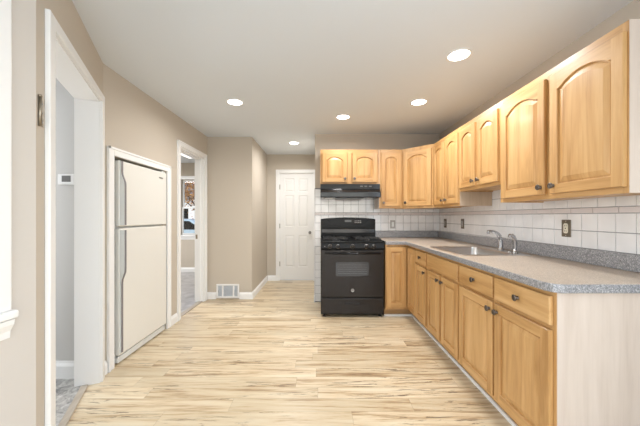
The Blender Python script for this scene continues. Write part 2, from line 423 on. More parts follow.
# ------------------------------------------------------------------ windows and doors
def window(name, cx, y, z0, z1, wdt, facing, parent=None):
    """double hung window set in an opening centred at cx, built in local x; facing -y (into the room)"""
    W = wdt; r = bpy.data.objects.new(name, None); COL.objects.link(r); r['kind'] = 'structure'
    bm = B(); t = .07
    box(bm, -W/2-t, -W/2, -.02, 0, z0, z1+t, .004); box(bm, W/2, W/2+t, -.02, 0, z0, z1+t, .004); box(bm, -W/2-t, W/2+t, -.024, 0, z1, z1+t, .004)
    obj('window_casing', bm, P_trim, r)
    bm = B(); box(bm, -W/2-t-.012, W/2+t+.012, -.036, .06, z0-.03, z0, .008)
    prism(bm, [(-W/2-t, 0, z0-.03), (-W/2-t, -.03, z0-.032), (-W/2-t, -.028, z0-.05), (-W/2-t, -.014, z0-.075), (-W/2-t, -.012, z0-.10), (-W/2-t, 0, z0-.10)], (W+2*t, 0, 0))
    obj('window_sill', bm, P_trim, r)
    zm = (z0+z1)/2
    for k, (a, b, yy) in enumerate(((z0, zm+.015, .04), (zm-.015, z1, .075))):
        bm = B(); f = .035
        box(bm, -W/2, -W/2+f, yy, yy+.03, a, b, .003); box(bm, W/2-f, W/2, yy, yy+.03, a, b, .003)
        box(bm, -W/2+f, W/2-f, yy, yy+.03, a, a+f, .003); box(bm, -W/2+f, W/2-f, yy, yy+.03, b-f, b, .003)
        s = obj('sash', bm, P_trim, r)
        obj('pane', box(B(), -W/2+f, W/2-f, yy+.012, yy+.016, a+f, b-f), glass, s)
    return r
wf = window('window_1', 0, 0, .80, 2.0, .60, None); wf.location = (-2.71, 6.15, 0)
wn_ = window('window_2', 0, 0, .86, 2.10, .86, None); wn_.location = (-1.14, .535, 0); wn_.rotation_euler = (0, 0, PI/2)
wr_ = window('window_added', 0, 0, .8, 2.10, 1.5, None); wr_.location = (XR, -.55, 0); wr_.rotation_euler = (0, 0, -PI/2)  # unseen window added on the right wall for the fill
# unseen patio door, added behind the camera to go with the fill
pd = bpy.data.objects.new('door_added', None); COL.objects.link(pd); pd['kind'] = 'structure'; pd.location = (.35, -1.67, 0)
bm = B()
for a, b in ((-1.2, -1.12), (-.04, .04), (1.12, 1.2)): box(bm, a, b, -.03, .03, 0, 2.1, .004)
for a, b in ((0, .08), (2.02, 2.1)): box(bm, -1.12, 1.12, -.028, .028, a, b, .004)
obj('door_frame', bm, P_trim, pd)
for s in (-1, 1): obj('pane', box(B(), min(s*.04, s*1.12), max(s*.04, s*1.12), -.004, .004, .08, 2.02), glass, pd)

# six panel door at the end of the corridor
dr = bpy.data.objects.new('door_1', None); COL.objects.link(dr); dr['kind'] = 'structure'; dr.location = (-.757, 5.335, 0)
def recessed_panels(W, Hh, rects, t=.035, ybase=0.0):
    """slab front at y=ybase with sunk, bevelled raised panels"""
    bm = B(); xs = sorted({0, W} | {v for r in rects for v in (r[0], r[1])}); zs = sorted({0, Hh} | {v for r in rects for v in (r[2], r[3])})
    y = ybase
    def q(p): bm.faces.new([bm.verts.new(v) for v in p])
    for i in range(len(xs)-1):
        for j in range(len(zs)-1):
            a, b, c, d = xs[i], xs[i+1], zs[j], zs[j+1]
            cx, cz = (a+b)/2, (c+d)/2
            if any(r[0] < cx < r[1] and r[2] < cz < r[3] for r in rects): continue
            q([(a, y, c), (b, y, c), (b, y, d), (a, y, d)])
    for (a, b, c, d) in rects:
        lv = [(0, 0), (.008, .010), (.018, .010), (.034, .002)]
        R = [[(a+i, y+dp, c+i), (b-i, y+dp, c+i), (b-i, y+dp, d-i), (a+i, y+dp, d-i)] for i, dp in lv]
        for A, Bq in zip(R, R[1:]):
            for k in range(4): q([A[k], A[(k+1) % 4], Bq[(k+1) % 4], Bq[k]])
        q(R[-1])
    q([(0, y+t, 0), (0, y+t, Hh), (W, y+t, Hh), (W, y+t, 0)])
    for A in ([(0,y,0),(0,y,Hh),(0,y+t,Hh),(0,y+t,0)], [(W,y,0),(W,y+t,0),(W,y+t,Hh),(W,y,Hh)], [(0,y,0),(0,y+t,0),(W,y+t,0),(W,y,0)], [(0,y,Hh),(W,y,Hh),(W,y+t,Hh),(0,y+t,Hh)]): q(A)
    bmesh.ops.remove_doubles(bm, verts=bm.verts[:], dist=.0001)
    return bm
W = .627; c1, c2 = (.095, .275), (.352, .532)
rects = [(*c, a, b) for c in (c1, c2) for a, b in ((.24, .83), (1.00, 1.58), (1.65, 1.90))]
leaf = obj('door_leaf', recessed_panels(W, 1.99, rects), P_door, dr, loc=(0, 0, .012))
M = T(W-.06, 0, .90-.012) @ RX(PI/2)
obj('door_knob', lathe(B(), [(0, 0), (.026, 0), (.026, .006), (.010, .012), (.010, .03), (.024, .042), (.027, .054), (.020, .064), (0, .067)], M), nickel, leaf)
for z in (.30, 1.01, 1.74):
    obj('door_hinge', box(B(), -.010, .010, -.016, .0, z-.045, z+.045, .002), bronze, leaf)
bm = B()
box(bm, -.775, -.757, 5.315, 5.40, 0, 2.01); box(bm, -.130, -.115, 5.315, 5.40, 0, 2.01); box(bm, -.775, -.115, 5.315, 5.40, 2.003, 2.018)
box(bm, -.825, -.765, 5.30, 5.32, 0, 2.075, .004); box(bm, -.123, -.071, 5.30, 5.32, 0, 2.075, .004); box(bm, -.766, -.122, 5.30, 5.32, 2.012, 2.075, .004)
struct('trim_corridor_door', bm, P_trim)

# ------------------------------------------------------------------ wall tile (children of their walls)
def tiles(name, length, zmax, horiz0, M, holes=()):
    """local x along wall, z up, face towards -y at y = -.008"""
    bm = B()
    box(bm, 0, length, -.004, 0, 0, zmax, mi=1)
    rows = []
    z = 1.219
    while z > 0: rows.append((max(z-.11, 0), z, .105, 0)); z -= .11
    rows.append((1.219, 1.255, .152, 2)); z = 1.255
    while z < zmax-.02: rows.append((z, min(z+.11, zmax), .105, 0)); z += .11
    g = .0013
    for (a, b, tw, mi) in rows:
        x = -((horiz0) % tw)
        while x < length:
            x0, x1 = max(x, 0)+g, min(x+tw, length)-g; x += tw
            if x1-x0 < .008 or b-a < .01: continue
            cx, cz = (x0+x1)/2, (a+b)/2
            if any(h[0] < cx < h[1] and h[2] < cz < h[3] for h in holes): continue
            t = B(); e = .0016; yb, yf = -.004, -.009 if mi == 2 else -.008
            o = [t.verts.new(p) for p in ((x0, yb, a+g), (x1, yb, a+g), (x1, yb, b-g), (x0, yb, b-g))]
            f = [t.verts.new(p) for p in ((x0+e, yf, a+g+e), (x1-e, yf, a+g+e), (x1-e, yf, b-g-e), (x0+e, yf, b-g-e))]
            t.faces.new(f)
            for k in range(4): t.faces.new([o[k], o[(k+1) % 4], f[(k+1) % 4], f[k]])
            merge(bm, t, mi)
    bmesh.ops.transform(bm, matrix=M, verts=bm.verts)
    return bm
wt = struct('wall_tiles', tiles('t', XR+.07, 1.60, .02, T(-.07, YB, 0), holes=((.9, 3, 0, .85),)), [tile, grout, liner], bpy.data.objects['wall_back'])
wt2 = struct('wall_tiles', tiles('t', YB-.009-.9, 1.50, .033, T(XR, YB-.009, 0) @ RZ(-PI/2), holes=((0, 5, 0, .85),)), [tile, grout, liner], bpy.data.objects['wall_right'])
# tile bullnose edging at the free end of the range wall
struct('trim_tile_edge', box(B(), -.082, -.07, 3.986, 4.01, .10, 1.60, .004), tile)

# ------------------------------------------------------------------ cabinet doors
def rail_door(W, Hh, arch=True, st=.052, t=.019):
    """raised panel door, local x 0..W, z 0..Hh, back at y=0, front at y=-t. slots: 0 vertical grain, 1 horizontal grain, 2 groove"""
    bm = B(); yf = -t; ch = .003
    def q(p, mi=0):
        f = bm.faces.new([bm.verts.new(v) for v in p]); f.material_index = mi; return f
    rise = min(.045, W*.125) if arch else 0
    rail_t = .050 if arch else st
    ztop = Hh - rail_t - rise; n = 28 if arch else 1
    xa, xb = st, W-st
    def topf(x, d):
        """panel top outline lowered by d, inset in x by d"""
        c = (xa+xb)/2; hw = (xb-xa)/2
        if not arch: return ztop - d
        u = abs(x-c)/hw; k = .90
        if u >= k: return ztop - d
        R = ((hw*k)**2 + rise**2)/(2*rise); v = math.sqrt(max(R*R-(x-c)**2, 0)) - (R-rise)
        return ztop + max(v, 0) - d
    def ring(d, y):
        pts = [(xa+d, y, st+d), (xb-d, y, st+d)]
        for i in range(n+1):
            x = xb-d + (xa-xb+2*d)*i/n
            pts.append((x, y, topf(x, d)))
        return pts
    # stiles and rails
    q([(ch, yf, ch), (xa, yf, ch), (xa, yf, Hh-ch), (ch, yf, Hh-ch)], 0)
    q([(xb, yf, ch), (W-ch, yf, ch), (W-ch, yf, Hh-ch), (xb, yf, Hh-ch)], 0)
    q([(xa, yf, ch), (xb, yf, ch), (xb, yf, st), (xa, yf, st)], 1)
    r0 = ring(0, yf); tp = r0[2:]
    for a, b in zip(tp, tp[1:]): q([b, a, (a[0], yf, Hh-ch), (b[0], yf, Hh-ch)], 1)
    levels = [(0, yf, 2), (.0015, yf+.003, 2), (.003, yf+.012, 2), (.009, yf+.0125, 2), (.012, yf+.009, 2), (.038, yf+.002, 0), (.040, yf+.002, 0)]
    R = [ring(d, y) for d, y, _ in levels]
    for k, (A, Bq) in enumerate(zip(R, R[1:])):
        m_ = len(A)
        for i in range(m_): q([A[i], A[(i+1) % m_], Bq[(i+1) % m_], Bq[i]], 0)
    # panel field: bottom strip to the arch
    last = R[-1]; tpl = last[2:]; zb = last[0][2]
    for a, b in zip(tpl, tpl[1:]): q([(b[0], b[1], zb), (a[0], a[1], zb), a, b], 0)
    # chamfer, sides, back
    o1 = [(0, yf+ch, 0), (W, yf+ch, 0), (W, yf+ch, Hh), (0, yf+ch, Hh)]
    o0 = [(ch, yf, ch), (W-ch, yf, ch), (W-ch, yf, Hh-ch), (ch, yf, Hh-ch)]
    o2 = [(x, 0, z) for x, _, z in o1]
    for A, Bq in ((o0, o1), (o1, o2)):
        for i in range(4): q([A[i], Bq[i], Bq[(i+1) % 4], A[(i+1) % 4]], (1, 0, 1, 0)[i])
    q(o2[::-1], 0)
    bmesh.ops.remove_doubles(bm, verts=bm.verts[:], dist=.00005)
    bmesh.ops.recalc_face_normals(bm, faces=bm.faces[:])
    return bm
def drawer_front(W, Hh, t=.019):
    bm = B(); t_ = B(); bmesh.ops.create_cube(t_, size=1)
    for v in t_.verts: v.co = Vector((W/2+v.co.x*W, -t/2+v.co.y*t, Hh/2+v.co.z*Hh))
    fr = [e for e in t_.edges if all(v.co.y < -t/2 for v in e.verts)]
    bmesh.ops.bevel(t_, geom=fr, offset=.006, segments=3, profile=.5, affect='EDGES')
    merge(bm, t_, 1); return bm
WM = [wood_v, wood_h, wood_edge]
def knob_mesh():
    bm = B(); lathe(bm, [(0, 0), (.010, 0), (.010, .003), (.006, .007), (.007, .011), (.0150, .014), (.0175, .0175), (.0170, .021), (.012, .0235), (.009, .0225), (0, .0225)], RX(PI/2), 20)
    me = bpy.data.meshes.new('knob'); bm.to_mesh(me); bm.free(); me.materials.append(knob_metal); return me
knob_metal = mat('dark_pewter_knob', (.17,.15,.135), .32, 1)
KNOB = knob_mesh()
def knob(parent, x, z):
    o = bpy.data.objects.new('knob', KNOB); COL.objects.link(o); o.parent = parent; o.location = (x, -.019, z); return o
def add_door(cab, x, z, W, Hh, arch, kx=None, kz=None, yloc=-.001):
    d = obj('door', rail_door(W, Hh, arch), WM, cab, loc=(x, yloc, z))
    if kx is not None: knob(d, kx, kz)
    return d
def add_drawer(cab, x, z, W, Hh, kn=True, name='drawer', yloc=-.001):
    d = obj(name, drawer_front(W, Hh), WM, cab, loc=(x, yloc, z))
    if kn: knob(d, W/2, Hh/2)
    return d
def shell(cab, W, D, z0, z1, left_mat=None, right_mat=None, top=True):
    """cabinet carcass: local x 0..W, front frame at y=0, back at y=D"""
    t = .016; e = .003; bm = B(); xl = e if left_mat else 0; xr = W-e if right_mat else W
    box(bm, xl, t, .0185, D, z0, z1); box(bm, W-t, xr, .0185, D, z0, z1)
    box(bm, t, W-t, .0185, D, z0+.008, z0+.022); box(bm, t, W-t, D-.006, D, z0+.022, z1)
    if top: box(bm, t, W-t, .0185, D, z1-.016, z1)
    obj('body', bm, wood_v, cab)
    bm = B(); f = .03
    box(bm, xl, f, 0, .018, z0, z1, .001); box(bm, W-f, xr, 0, .018, z0, z1, .001)
    box(bm, f, W-f, .0005, .0175, z0, z0+f+.01, 0, 1); box(bm, f, W-f, .0005, .0175, z1-f-.02, z1, 0, 1)
    if W > .5: box(bm, W/2-.028, W/2+.028, .0004, .0174, z0+f, z1-f)
    if not top: box(bm, f, W-f, .0006, .0172, .665, .738, 0, 1)
    obj('face_frame', bm, WM, cab)
    if left_mat: obj('side_panel', box(B(), 0, e, .001, D, z0, z1), left_mat, cab, 'pale laminate side panel')
    if right_mat: obj('side_panel', box(B(), W-e, W, .001, D, z0, z1), right_mat, cab, 'pale laminate side panel')

# --- uppers.  top 2.066, bottom 1.304; local front -y
ZT, ZB_ = 2.066, 1.304
GU = 'maple wall cabinets'
# over the range, on the back wall
def upper(label, loc, rz, W, z0, doors, D=.312, lm=None, rm=None, knob_sides=None):
    c = thing('wall_cabinet', label, 'cabinet', (loc[0], loc[1], z0), rz, GU)
    shell(c, W, D, 0, ZT-z0, lm, rm)
    for (a, b, side) in doors:
        dw = b-a; dh = (ZT-.047)-(z0+.028)
        add_door(c, a, .028, dw, dh, True, .028 if side == 'L' else dw-.028, .045)
    return c
yb = YB - .010
upper('short two-door maple cabinet mounted directly over the black range hood', (.004, yb-.312), 0, .757, 1.614, [(.025, .345, 'R'), (.412, .732, 'L')], lm=wood_v)
upper('tall narrow one-door maple wall cabinet just right of the range hood', (.763, yb-.312), 0, .297, ZB_, [(.025, .277, 'L')], lm=panel_pale)
# diagonal corner cabinet
xw = XR - .010
c = thing('wall_cabinet', 'diagonal one-door maple wall cabinet filling the corner of the kitchen', 'cabinet', (1.062, yb-.312, ZB_), 0, GU)
a0 = Vector((0, 0)); a1 = Vector((xw-.312-1.062, -(.612-.312)))  # end of diagonal
hgt = ZT-ZB_
foot = [(0, 0, 0), (a1.x, a1.y, 0), (xw-1.062, a1.y, 0), (xw-1.062, .312, 0), (0, .312, 0)]
obj('body', prism(B(), foot, (0, 0, hgt)), wood_v, c)
dl = a1.length; da = math.atan2(a1.y, a1.x)
d = add_door(c, 0, .028, dl-.066, hgt-.075, True, .028, .045)
dirv = a1.normalized(); nrm = Vector((dirv.y, -dirv.x))
d.location = (dirv.x*.033 + nrm.x*.001, dirv.y*.033 + nrm.y*.001, .028); d.rotation_euler = (0, 0, da)
# right wall run; local x runs towards the camera
xf = xw - .312
upper('narrow-doored two-door maple wall cabinet between the corner cabinet and the short cabinet above the sink', (xf, yb-.612-.001), -PI/2, .616, ZB_, [(.012, .292, 'R'), (.324, .604, 'L')], rm=panel_shaded)
y1 = yb-.612-.001-.617
upper('short two-door maple cabinet hung higher above the sink', (xf, y1), -PI/2, .62, 1.440, [(.012, .295, 'R'), (.325, .608, 'L')])
y2 = y1-.621
upper('large two-door maple wall cabinet nearest the camera, at upper right', (xf, y2), -PI/2, y2-1.247, ZB_, [(.035, .035+.405, 'R'), (.478, y2-1.247-.010, 'L')], rm=panel_pale)

# --- base cabinets: z .10 .. .868
ZC = .868
xfb = 1.045; DB = xw - xfb
GB = 'maple base cabinets'
def base(label, yfar, W, rm=None, lm=None):
    c = thing('base_cabinet', label, 'cabinet', (xfb, yfar, 0), -PI/2, GB)
    shell(c, W, DB, .10, ZC, lm, rm, top=False)
    obj('toe_kick', box(B(), 0, W-(.0 if rm else 0), .070, .085, 0, .1), wood_edge, c)
    obj('toe_trim', box(B(), 0, W, .055, .0695, 0, .024, .003), P_trim, c, 'white strip along the floor')
    return c
YC = 3.072
dz, dh = .13, .56; wz, wh = .713, .130
c = base('slim maple base cabinet with one drawer over one door, next to the corner', YC, .322)
add_drawer(c, .015, wz, .289, wh); add_door(c, .015, dz, .289, dh, False, .260, dh-.045)
y3 = YC-.323
c = base('maple sink base cabinet with wide false front over two doors, under the steel sink', y3, .636)
add_drawer(c, .013, wz, .61, wh, False, 'false_front'); add_door(c, .013, dz, .29, dh, False, .262, dh-.045); add_door(c, .333, dz, .29, dh, False, .028, dh-.045)
y4 = y3-.637
W = y4-1.253
c = base('wide maple base cabinet with two drawers and two doors, nearest the camera', y4, W, rm=panel_pale)
hw = (W-.012-.020-.018)/2
add_drawer(c, .012, wz, hw, wh); add_drawer(c, .012+hw+.018, wz, hw, wh)
add_door(c, .012, dz, hw, dh, False, hw-.028, dh-.045); add_door(c, .012+hw+.018, dz, hw, dh, False, .028, dh-.045)
# corner base: L-shaped
yfb = 3.365
c = thing('base_cabinet', 'L-shaped maple corner base cabinet with folding door, right of the black range', 'cabinet', (.775, YC+.001, 0), 0, GB)
bx = xfb-.775; by = yfb-(YC+.001)
obj('body', prism(B(), [(bx, 0, .10), (xw-.775, 0, .10), (xw-.775, yb-YC-.001, .10), (0, yb-YC-.001, .10), (0, by, .10), (bx, by, .10)], (0, 0, ZC-.10)), wood_v, c)
add_door(c, .012, dz, bx-.034, .71, False).location = (.008, by-.001, dz)
d = add_door(c, 0, dz, by-.012, .71, False); d.rotation_euler = (0, 0, -PI/2); d.location = (bx-.001, by-.022, dz)
obj('toe_kick', prism(B(), [(bx+.07, 0, 0), (bx+.085, 0, 0), (bx+.085, by+.085, 0), (0, by+.085, 0), (0, by+.07, 0), (bx+.07, by+.07, 0)], (0, 0, .1)), wood_edge, c)
obj('toe_trim', prism(B(), [(bx+.055, 0, 0), (bx+.0695, 0, 0), (bx+.0695, by+.0695, 0), (0, by+.0695, 0), (0, by+.055, 0), (bx+.055, by+.055, 0)], (0, 0, .024)), P_trim, c, 'white strip along the floor')

# --- countertop with sink cut-out
Zt = .908
t_ = B()
xw2 = xw - .0; ys = yb
pts = [(1.0, 3.335), (1.0, 1.275), (1.012, 1.240), (1.045, 1.222), (xw2, 1.222), (xw2, ys), (.772, ys), (.772, 3.335)]
prism(t_, [(x, y, ZC) for x, y in pts], (0, 0, Zt-ZC), .006, seg=3)
ct = obj('countertop', t_, granite_m)
cut = B(); SX0, SX1, SY0, SY1 = 1.075, 1.565, 2.145, 2.735
box(cut, SX0, SX1, SY0, SY1, .8, 1.0)
co = obj('cutter', cut, granite_m)
md = ct.modifiers.new('b', 'BOOLEAN'); md.object = co; md.operation = 'DIFFERENCE'; md.solver = 'EXACT'
dg = bpy.context.evaluated_depsgraph_get(); dg.update()
me = bpy.data.meshes.new_from_object(ct.evaluated_get(dg)); ct.modifiers.clear(); ct.data = me
bpy.data.objects.remove(co)
me.materials.append(granite_glare)
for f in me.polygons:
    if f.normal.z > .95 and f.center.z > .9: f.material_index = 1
tag(ct, 'L-shaped speckled grey laminate countertop running along the base cabinets', 'countertop')
# upstand
bm = B()
box(bm, .772, xw2-.02, ys-.02, ys, Zt+.0005, .997, .004)
box(bm, xw2-.02, xw2, 2.62, ys, Zt+.0005, .993, .004)
obj('backsplash_upstand', bm, granite_m, ct)
bm = B(); prism(bm, [(xw2-.02, 2.60, Zt+.0005), (xw2-.02, 2.60, 1.012), (xw2-.02, 2.40, .999), (xw2-.02, 1.222, .999), (xw2-.02, 1.222, Zt+.0005)], (.02, 0, 0), .003)
obj('backsplash_upstand', bm, granite_m, ct)

# --- sink
sk = thing('kitchen_sink', 'stainless steel drop-in sink set in the grey countertop', 'sink', (0, 0, 0))
def rrect(x0, x1, y0, y1, r, n=6):
    out = []
    for cx, cy, a in ((x1-r, y1-r, 0), (x0+r, y1-r, PI/2), (x0+r, y0+r, PI), (x1-r, y0+r, 1.5*PI)):
        for i in range(n+1): out.append((cx+r*math.cos(a+PI/2*i/n), cy+r*math.sin(a+PI/2*i/n)))
    return out
bx0, bx1, by0, by1 = 1.09, 1.475, 2.17, 2.71
bm = B(); rings = []
for (rect, z) in (((1.052, 1.588, 2.125, 2.755, .03), Zt+.0008), ((1.056, 1.584, 2.129, 2.751, .03), Zt+.004), ((bx0-.004, bx1+.004, by0-.004, by1+.004, .055), Zt+.003),
                  ((bx0, bx1, by0, by1, .05), Zt-.003), ((bx0+.008, bx1-.008, by0+.008, by1-.008, .05), Zt-.15), ((bx0+.035, bx1-.035, by0+.035, by1-.035, .04), Zt-.175)):
    rings.append([bm.verts.new((x, y, z)) for x, y in rrect(*rect)])
for A, Q in zip(rings, rings[1:]):
    for i in range(len(A)): bm.faces.new([A[i], A[(i+1) % len(A)], Q[(i+1) % len(A)], Q[i]]).smooth = True
bm.faces.new(rings[-1]); bmesh.ops.recalc_face_normals(bm, faces=bm.faces[:])
for f in bm.faces:
    if f.normal.z < 0 and abs(f.normal.z) > .9: pass
obj('basin', bm, steel, sk)
obj('drain', lathe(B(), [(0, .002), (.02, .003), (.035, .006), (.042, .004), (.044, 0)], T((bx0+bx1)/2, (by0+by1)/2, Zt-.1745), 20), nickel, sk)
# faucet
fa = thing('faucet', 'chrome kitchen faucet with low curved spout on the sink deck', 'faucet', (1.55, 2.44, Zt+.0045))
bm = B(); lathe(bm, [(0, 0), (.028, 0), (.028, .006), (.020, .014), (.017, .03), (0, .03)], None, 20)
obj('base', bm, nickel, fa)
def arc(p):  # catmull-rom sampling
    pts = [Vector(q) for q in p]; out = []
    for i in range(len(pts)-1):
        a, b, c_, d_ = pts[max(i-1, 0)], pts[i], pts[i+1], pts[min(i+2, len(pts)-1)]
        for k in range(6):
            t = k/6; out.append(.5*((2*b)+(-a+c_)*t+(2*a-5*b+4*c_-d_)*t*t+(-a+3*b-3*c_+d_)*t**3))
    out.append(pts[-1]); return out
sp_ = arc([(0, 0, .015), (-.001, 0, .07), (-.009, 0, .115), (-.034, 0, .145), (-.072, 0, .160), (-.112, 0, .163)])
obj('spout', tube(B(), sp_, [.0195-.002*i/12 if i < 12 else .0175-.009*(i-12)/(len(sp_)-13) for i in range(len(sp_))], 14), chrome, fa)
obj('aerator', lathe(B(), [(0, -.012), (.010, -.012), (.010, .004), (0, .004)], T(-.106, 0, .153), 12), chrome, fa)
obj('hole_cover', lathe(B(), [(0, 0), (.02, 0), (.018, .004), (0, .006)], T(-.0, -.12, 0), 16), nickel, fa)
sy = thing('faucet_sprayer', 'chrome curved side sprayer standing nearer the camera than the faucet', 'faucet', (1.515, 2.21, Zt+.0045))
obj('base', lathe(B(), [(0, 0), (.022, 0), (.022, .005), (.015, .015), (.013, .03), (0, .03)], None, 18), nickel, sy)
sp_ = arc([(0, 0, .02), (0, 0, .06), (-.004, 0, .10), (-.02, 0, .128), (-.045, 0, .140)])
obj('handle', tube(B(), sp_, [.013, .0132, .0134, .0136, .0138] + [.0145+.004*math.sin(i/6) for i in range(len(sp_)-5)], 14), chrome, sy)
obj('lever', tube(B(), [(.008, 0, .10), (.0, 0, .135), (-.02, 0, .152)], [.004, .005, .004], 10), nickel, sy)

# ------------------------------------------------------------------ gas range
RX0, RX1, RYF, RYB = .010, .762, 3.405, 3.972
rg = thing('gas_range', 'black freestanding gas range with oven, between the tiled wall end and corner cabinet', 'stove', (RX0, RYF, 0))
RW = RX1-RX0; RD = RYB-RYF
bm = B(); box(bm, 0, RW, 0, RD, .03, .885, .003)
obj('body', bm, black_m, rg)
bm = B(); box(bm, -.003, RW+.003, -.03, RD-.04, .885, .905, .006, seg=3)
for a, b, c_, d_ in ((0, RW, -.022, -.006), (0, RW, RD-.06, RD-.042), (0, .018, -.006, RD-.06), (RW-.018, RW, -.006, RD-.06), (RW/2-.03, RW/2+.03, -.006, RD-.06)):
    box(bm, a, b, c_, d_, .9045, .913, .003)
obj('cooktop', bm, guard_black, rg)
def grate(x, y, w_, d_):
    g = B(); b = .0055; z0, z1 = .925, .935
    for (x0, x1, y0, y1) in ((0, w_, 0, 2*b), (0, w_, d_-2*b, d_), (0, 2*b, 0, d_), (w_-2*b, w_, 0, d_)): box(g, x0, x1, y0, y1, z0, z1, .002)
    for k in range(8):
        a = k*PI/4; r0, r1 = .03, (w_/2-.006 if k % 2 == 0 and k % 4 == 0 else d_/2-.006 if k % 2 == 0 else min(w_, d_)/2*1.25)
        box(g, r0, r1, -b, b, z0, z1+.006, .002, M=T(w_/2, d_/2, 0) @ RZ(a))
    for (px, py) in ((b, b), (w_-b, b), (b, d_-b), (w_-b, d_-b)): box(g, px-b, px+b, py-b, py+b, .9055, z0, .001)
    return obj('grate', g, iron, rg, loc=(x, y, 0))
def burner(x, y, r):
    obj('burner', lathe(B(), [(0, .905), (r*1.3, .9055), (r*1.2, .912), (r, .914), (r, .920), (r*.75, .926), (0, .927)], T(x, y, 0), 24), iron, rg)
gw, gd = .30, .222
for gx in (.028, RW-.028-gw):
    for k, gy in enumerate((.008, .24)):
        grate(gx, gy, gw, gd); burner(gx+gw/2, gy+gd/2, .042 if k == 0 else .034)
# control panel with knobs
bm = B(); prism(bm, [(0, 0, .803), (0, -.028, .803), (0, -.034, .825), (0, -.026, .884), (0, 0, .884)], (RW, 0, 0), .003)
cp = obj('control_panel', bm, guard_black, rg)
kn_bm = lambda: lathe(lathe(B(), [(0, 0), (.024, 0), (.024, .004), (.019, .006), (.017, .024), (.013, .027), (0, .027)], RX(PI/2), 20), [(0, 0), (.0245, .0), (.0265, .0015), (.0265, .003), (.022, .0035), (0, .0035)], RX(PI/2), 20, 1)
for i, px in enumerate((.108, .203, .376, .541, .629)):
    k_ = obj('burner_knob', kn_bm(), [mat('knob_black', (.03,.03,.03), .3), nickel], rg, loc=(px, -.031, .845))
    obj('knob_grip', box(B(), -.004, .004, -.034, -.024, -.018, .018, .002), black_m, k_)
obj('indicator', lathe(B(), [(0, 0), (.007, 0), (.007, .003), (0, .003)], T(.046, -.031, .845) @ RX(PI/2), 12), nickel, rg)
# oven door
bm = B(); box(bm, .004, RW-.004, -.034, -.001, .240, .797, .006, seg=3)
od = obj('oven_door', bm, oven_black, rg)
bm = B(); prism(bm, [(x, -.0345, z) for x, z in rrect(.178, .566, .495, .660, .02)], (0, -.002, 0))
ow = obj('oven_window', bm, oven_glass, od)
bm = B()
for k in range(5): box(bm, .20, .545, -.0372, -.0366, .525+.025*k, .5275+.025*k)
obj('oven_rack', bm, mat('oven_window_print', (.06,.06,.063), .4), ow)
bm = B(); tube(bm, [(.05, -.072, .765), (RW/2, -.076, .765), (RW-.05, -.072, .765)], .012, 12)
for px in (.06, RW-.06): box(bm, px-.012, px+.012, -.072, -.030, .755, .777, .004)
obj('door_handle', bm, black, od)
# round emblem with a monogram scroll
em = obj('emblem', lathe(B(), [(0, 0), (.018, 0), (.020, .002), (.018, .003), (.0165, .002), (0, .002)], T(RW/2, -.0342, .325) @ RX(PI/2), 28), nickel, od)
bm = B()
for cx, sg in ((-.0055, 1), (.0055, -1)):
    tube(bm, [(RW/2+cx+.0055*math.cos(a)*sg, -.0372, .325+.008*math.sin(a)) for a in [PI*.25+i*PI*1.5/12 for i in range(13)]], .0011, 6)
tube(bm, [(RW/2-.004, -.0372, .325), (RW/2+.009, -.0372, .325)], .001, 6)
obj('monogram', bm, black_m, em)
# drawer
bm = B(); box(bm, .004, RW-.004, -.030, -.001, .045, .228, .006, seg=3)
dw = obj('drawer', bm, oven_black, rg)
bm = B(); prism(bm, [(x, -.0305, z) for x, z in rrect(RW/2-.085, RW/2+.085, .150, .180, .012)], (0, -.002, 0))
obj('pull_slot', bm, dark, dw)
for px in (.04, RW-.04):
    for py in (.03, RD-.04): obj('foot', lathe(B(), [(0, 0), (.02, 0), (.02, .012), (.012, .016), (.012, .032), (0, .032)], T(px, py, 0), 14), black_m, rg)
# back guard with arched top
n = 16; top = [(RW*i/n, 1.165 + .022*math.sin(PI*i/n)**.7) for i in range(n+1)]
poly = [(0, RD-.06, .905), (RW, RD-.06, .905)] + [(x, RD-.06, z) for x, z in top[::-1]]
bg_ = obj('back_guard', prism(B(), poly, (0, .06, 0), .006), guard_black, rg)
poly = [(RW*.10+RW*.8*i/n, RD-.062, 1.165+.014*math.sin(PI*(.1+.8*i/n))**.7-.008) for i in range(n+1)] + [(RW*.82, RD-.062, 1.105), (RW*.76, RD-.062, 1.09), (RW*.24, RD-.062, 1.09), (RW*.18, RD-.062, 1.105)]
pn = obj('display_panel', prism(B(), poly, (0, .0025, 0)), black_glass, bg_)
obj('clock_display', box(B(), RW*.44, RW*.56, RD-.0635, RD-.062, 1.125, 1.150), screen, pn)
bm = B()
for i in range(4):
    for j in range(2): box(bm, RW*.62+i*.024, RW*.62+i*.024+.016, RD-.0632, RD-.062, 1.112+j*.022, 1.122+j*.022)
obj('button_pad', bm, grey_plate, pn)
obj('vent_slot', box(B(), .02, RW-.02, RD-.066, RD-.0602, 1.035, 1.047, .002), dark, bg_)
obj('guard_trim', box(B(), .005, RW-.005, RD-.067, RD-.0602, .975, 1.028, .003), black, bg_)

# ------------------------------------------------------------------ range hood
hd = thing('range_hood', 'slim black under-cabinet range hood above the stove', 'range hood', (.006, yb, 0))
bm = B(); HW = .752
prism(bm, [(0, 0, 1.612), (0, -.40, 1.612), (0, -.40, 1.545), (0, -.445, 1.505), (0, -.445, 1.445), (0, -.43, 1.437), (0, 0, 1.437)], (HW, 0, 0), .004)
hb = obj('hood_body', bm, black, hd)
obj('front_trim', box(B(), .01, HW-.01, -.404, -.4002, 1.552, 1.560), black_m, hb)
for k in range(3):
    obj('switch', box(B(), .50+k*.055, .535+k*.055, -.405, -.4002, 1.574, 1.588, .002), screen, hb)
obj('filter', box(B(), .20, .55, -.36, -.06, 1.429, 1.4368, .002), mat('filter_mesh', (.3,.3,.3), .5, .8), hd)
obj('lamp_cover', box(B(), .06, .16, -.40, -.30, 1.431, 1.4368, .002), P_white, hd)

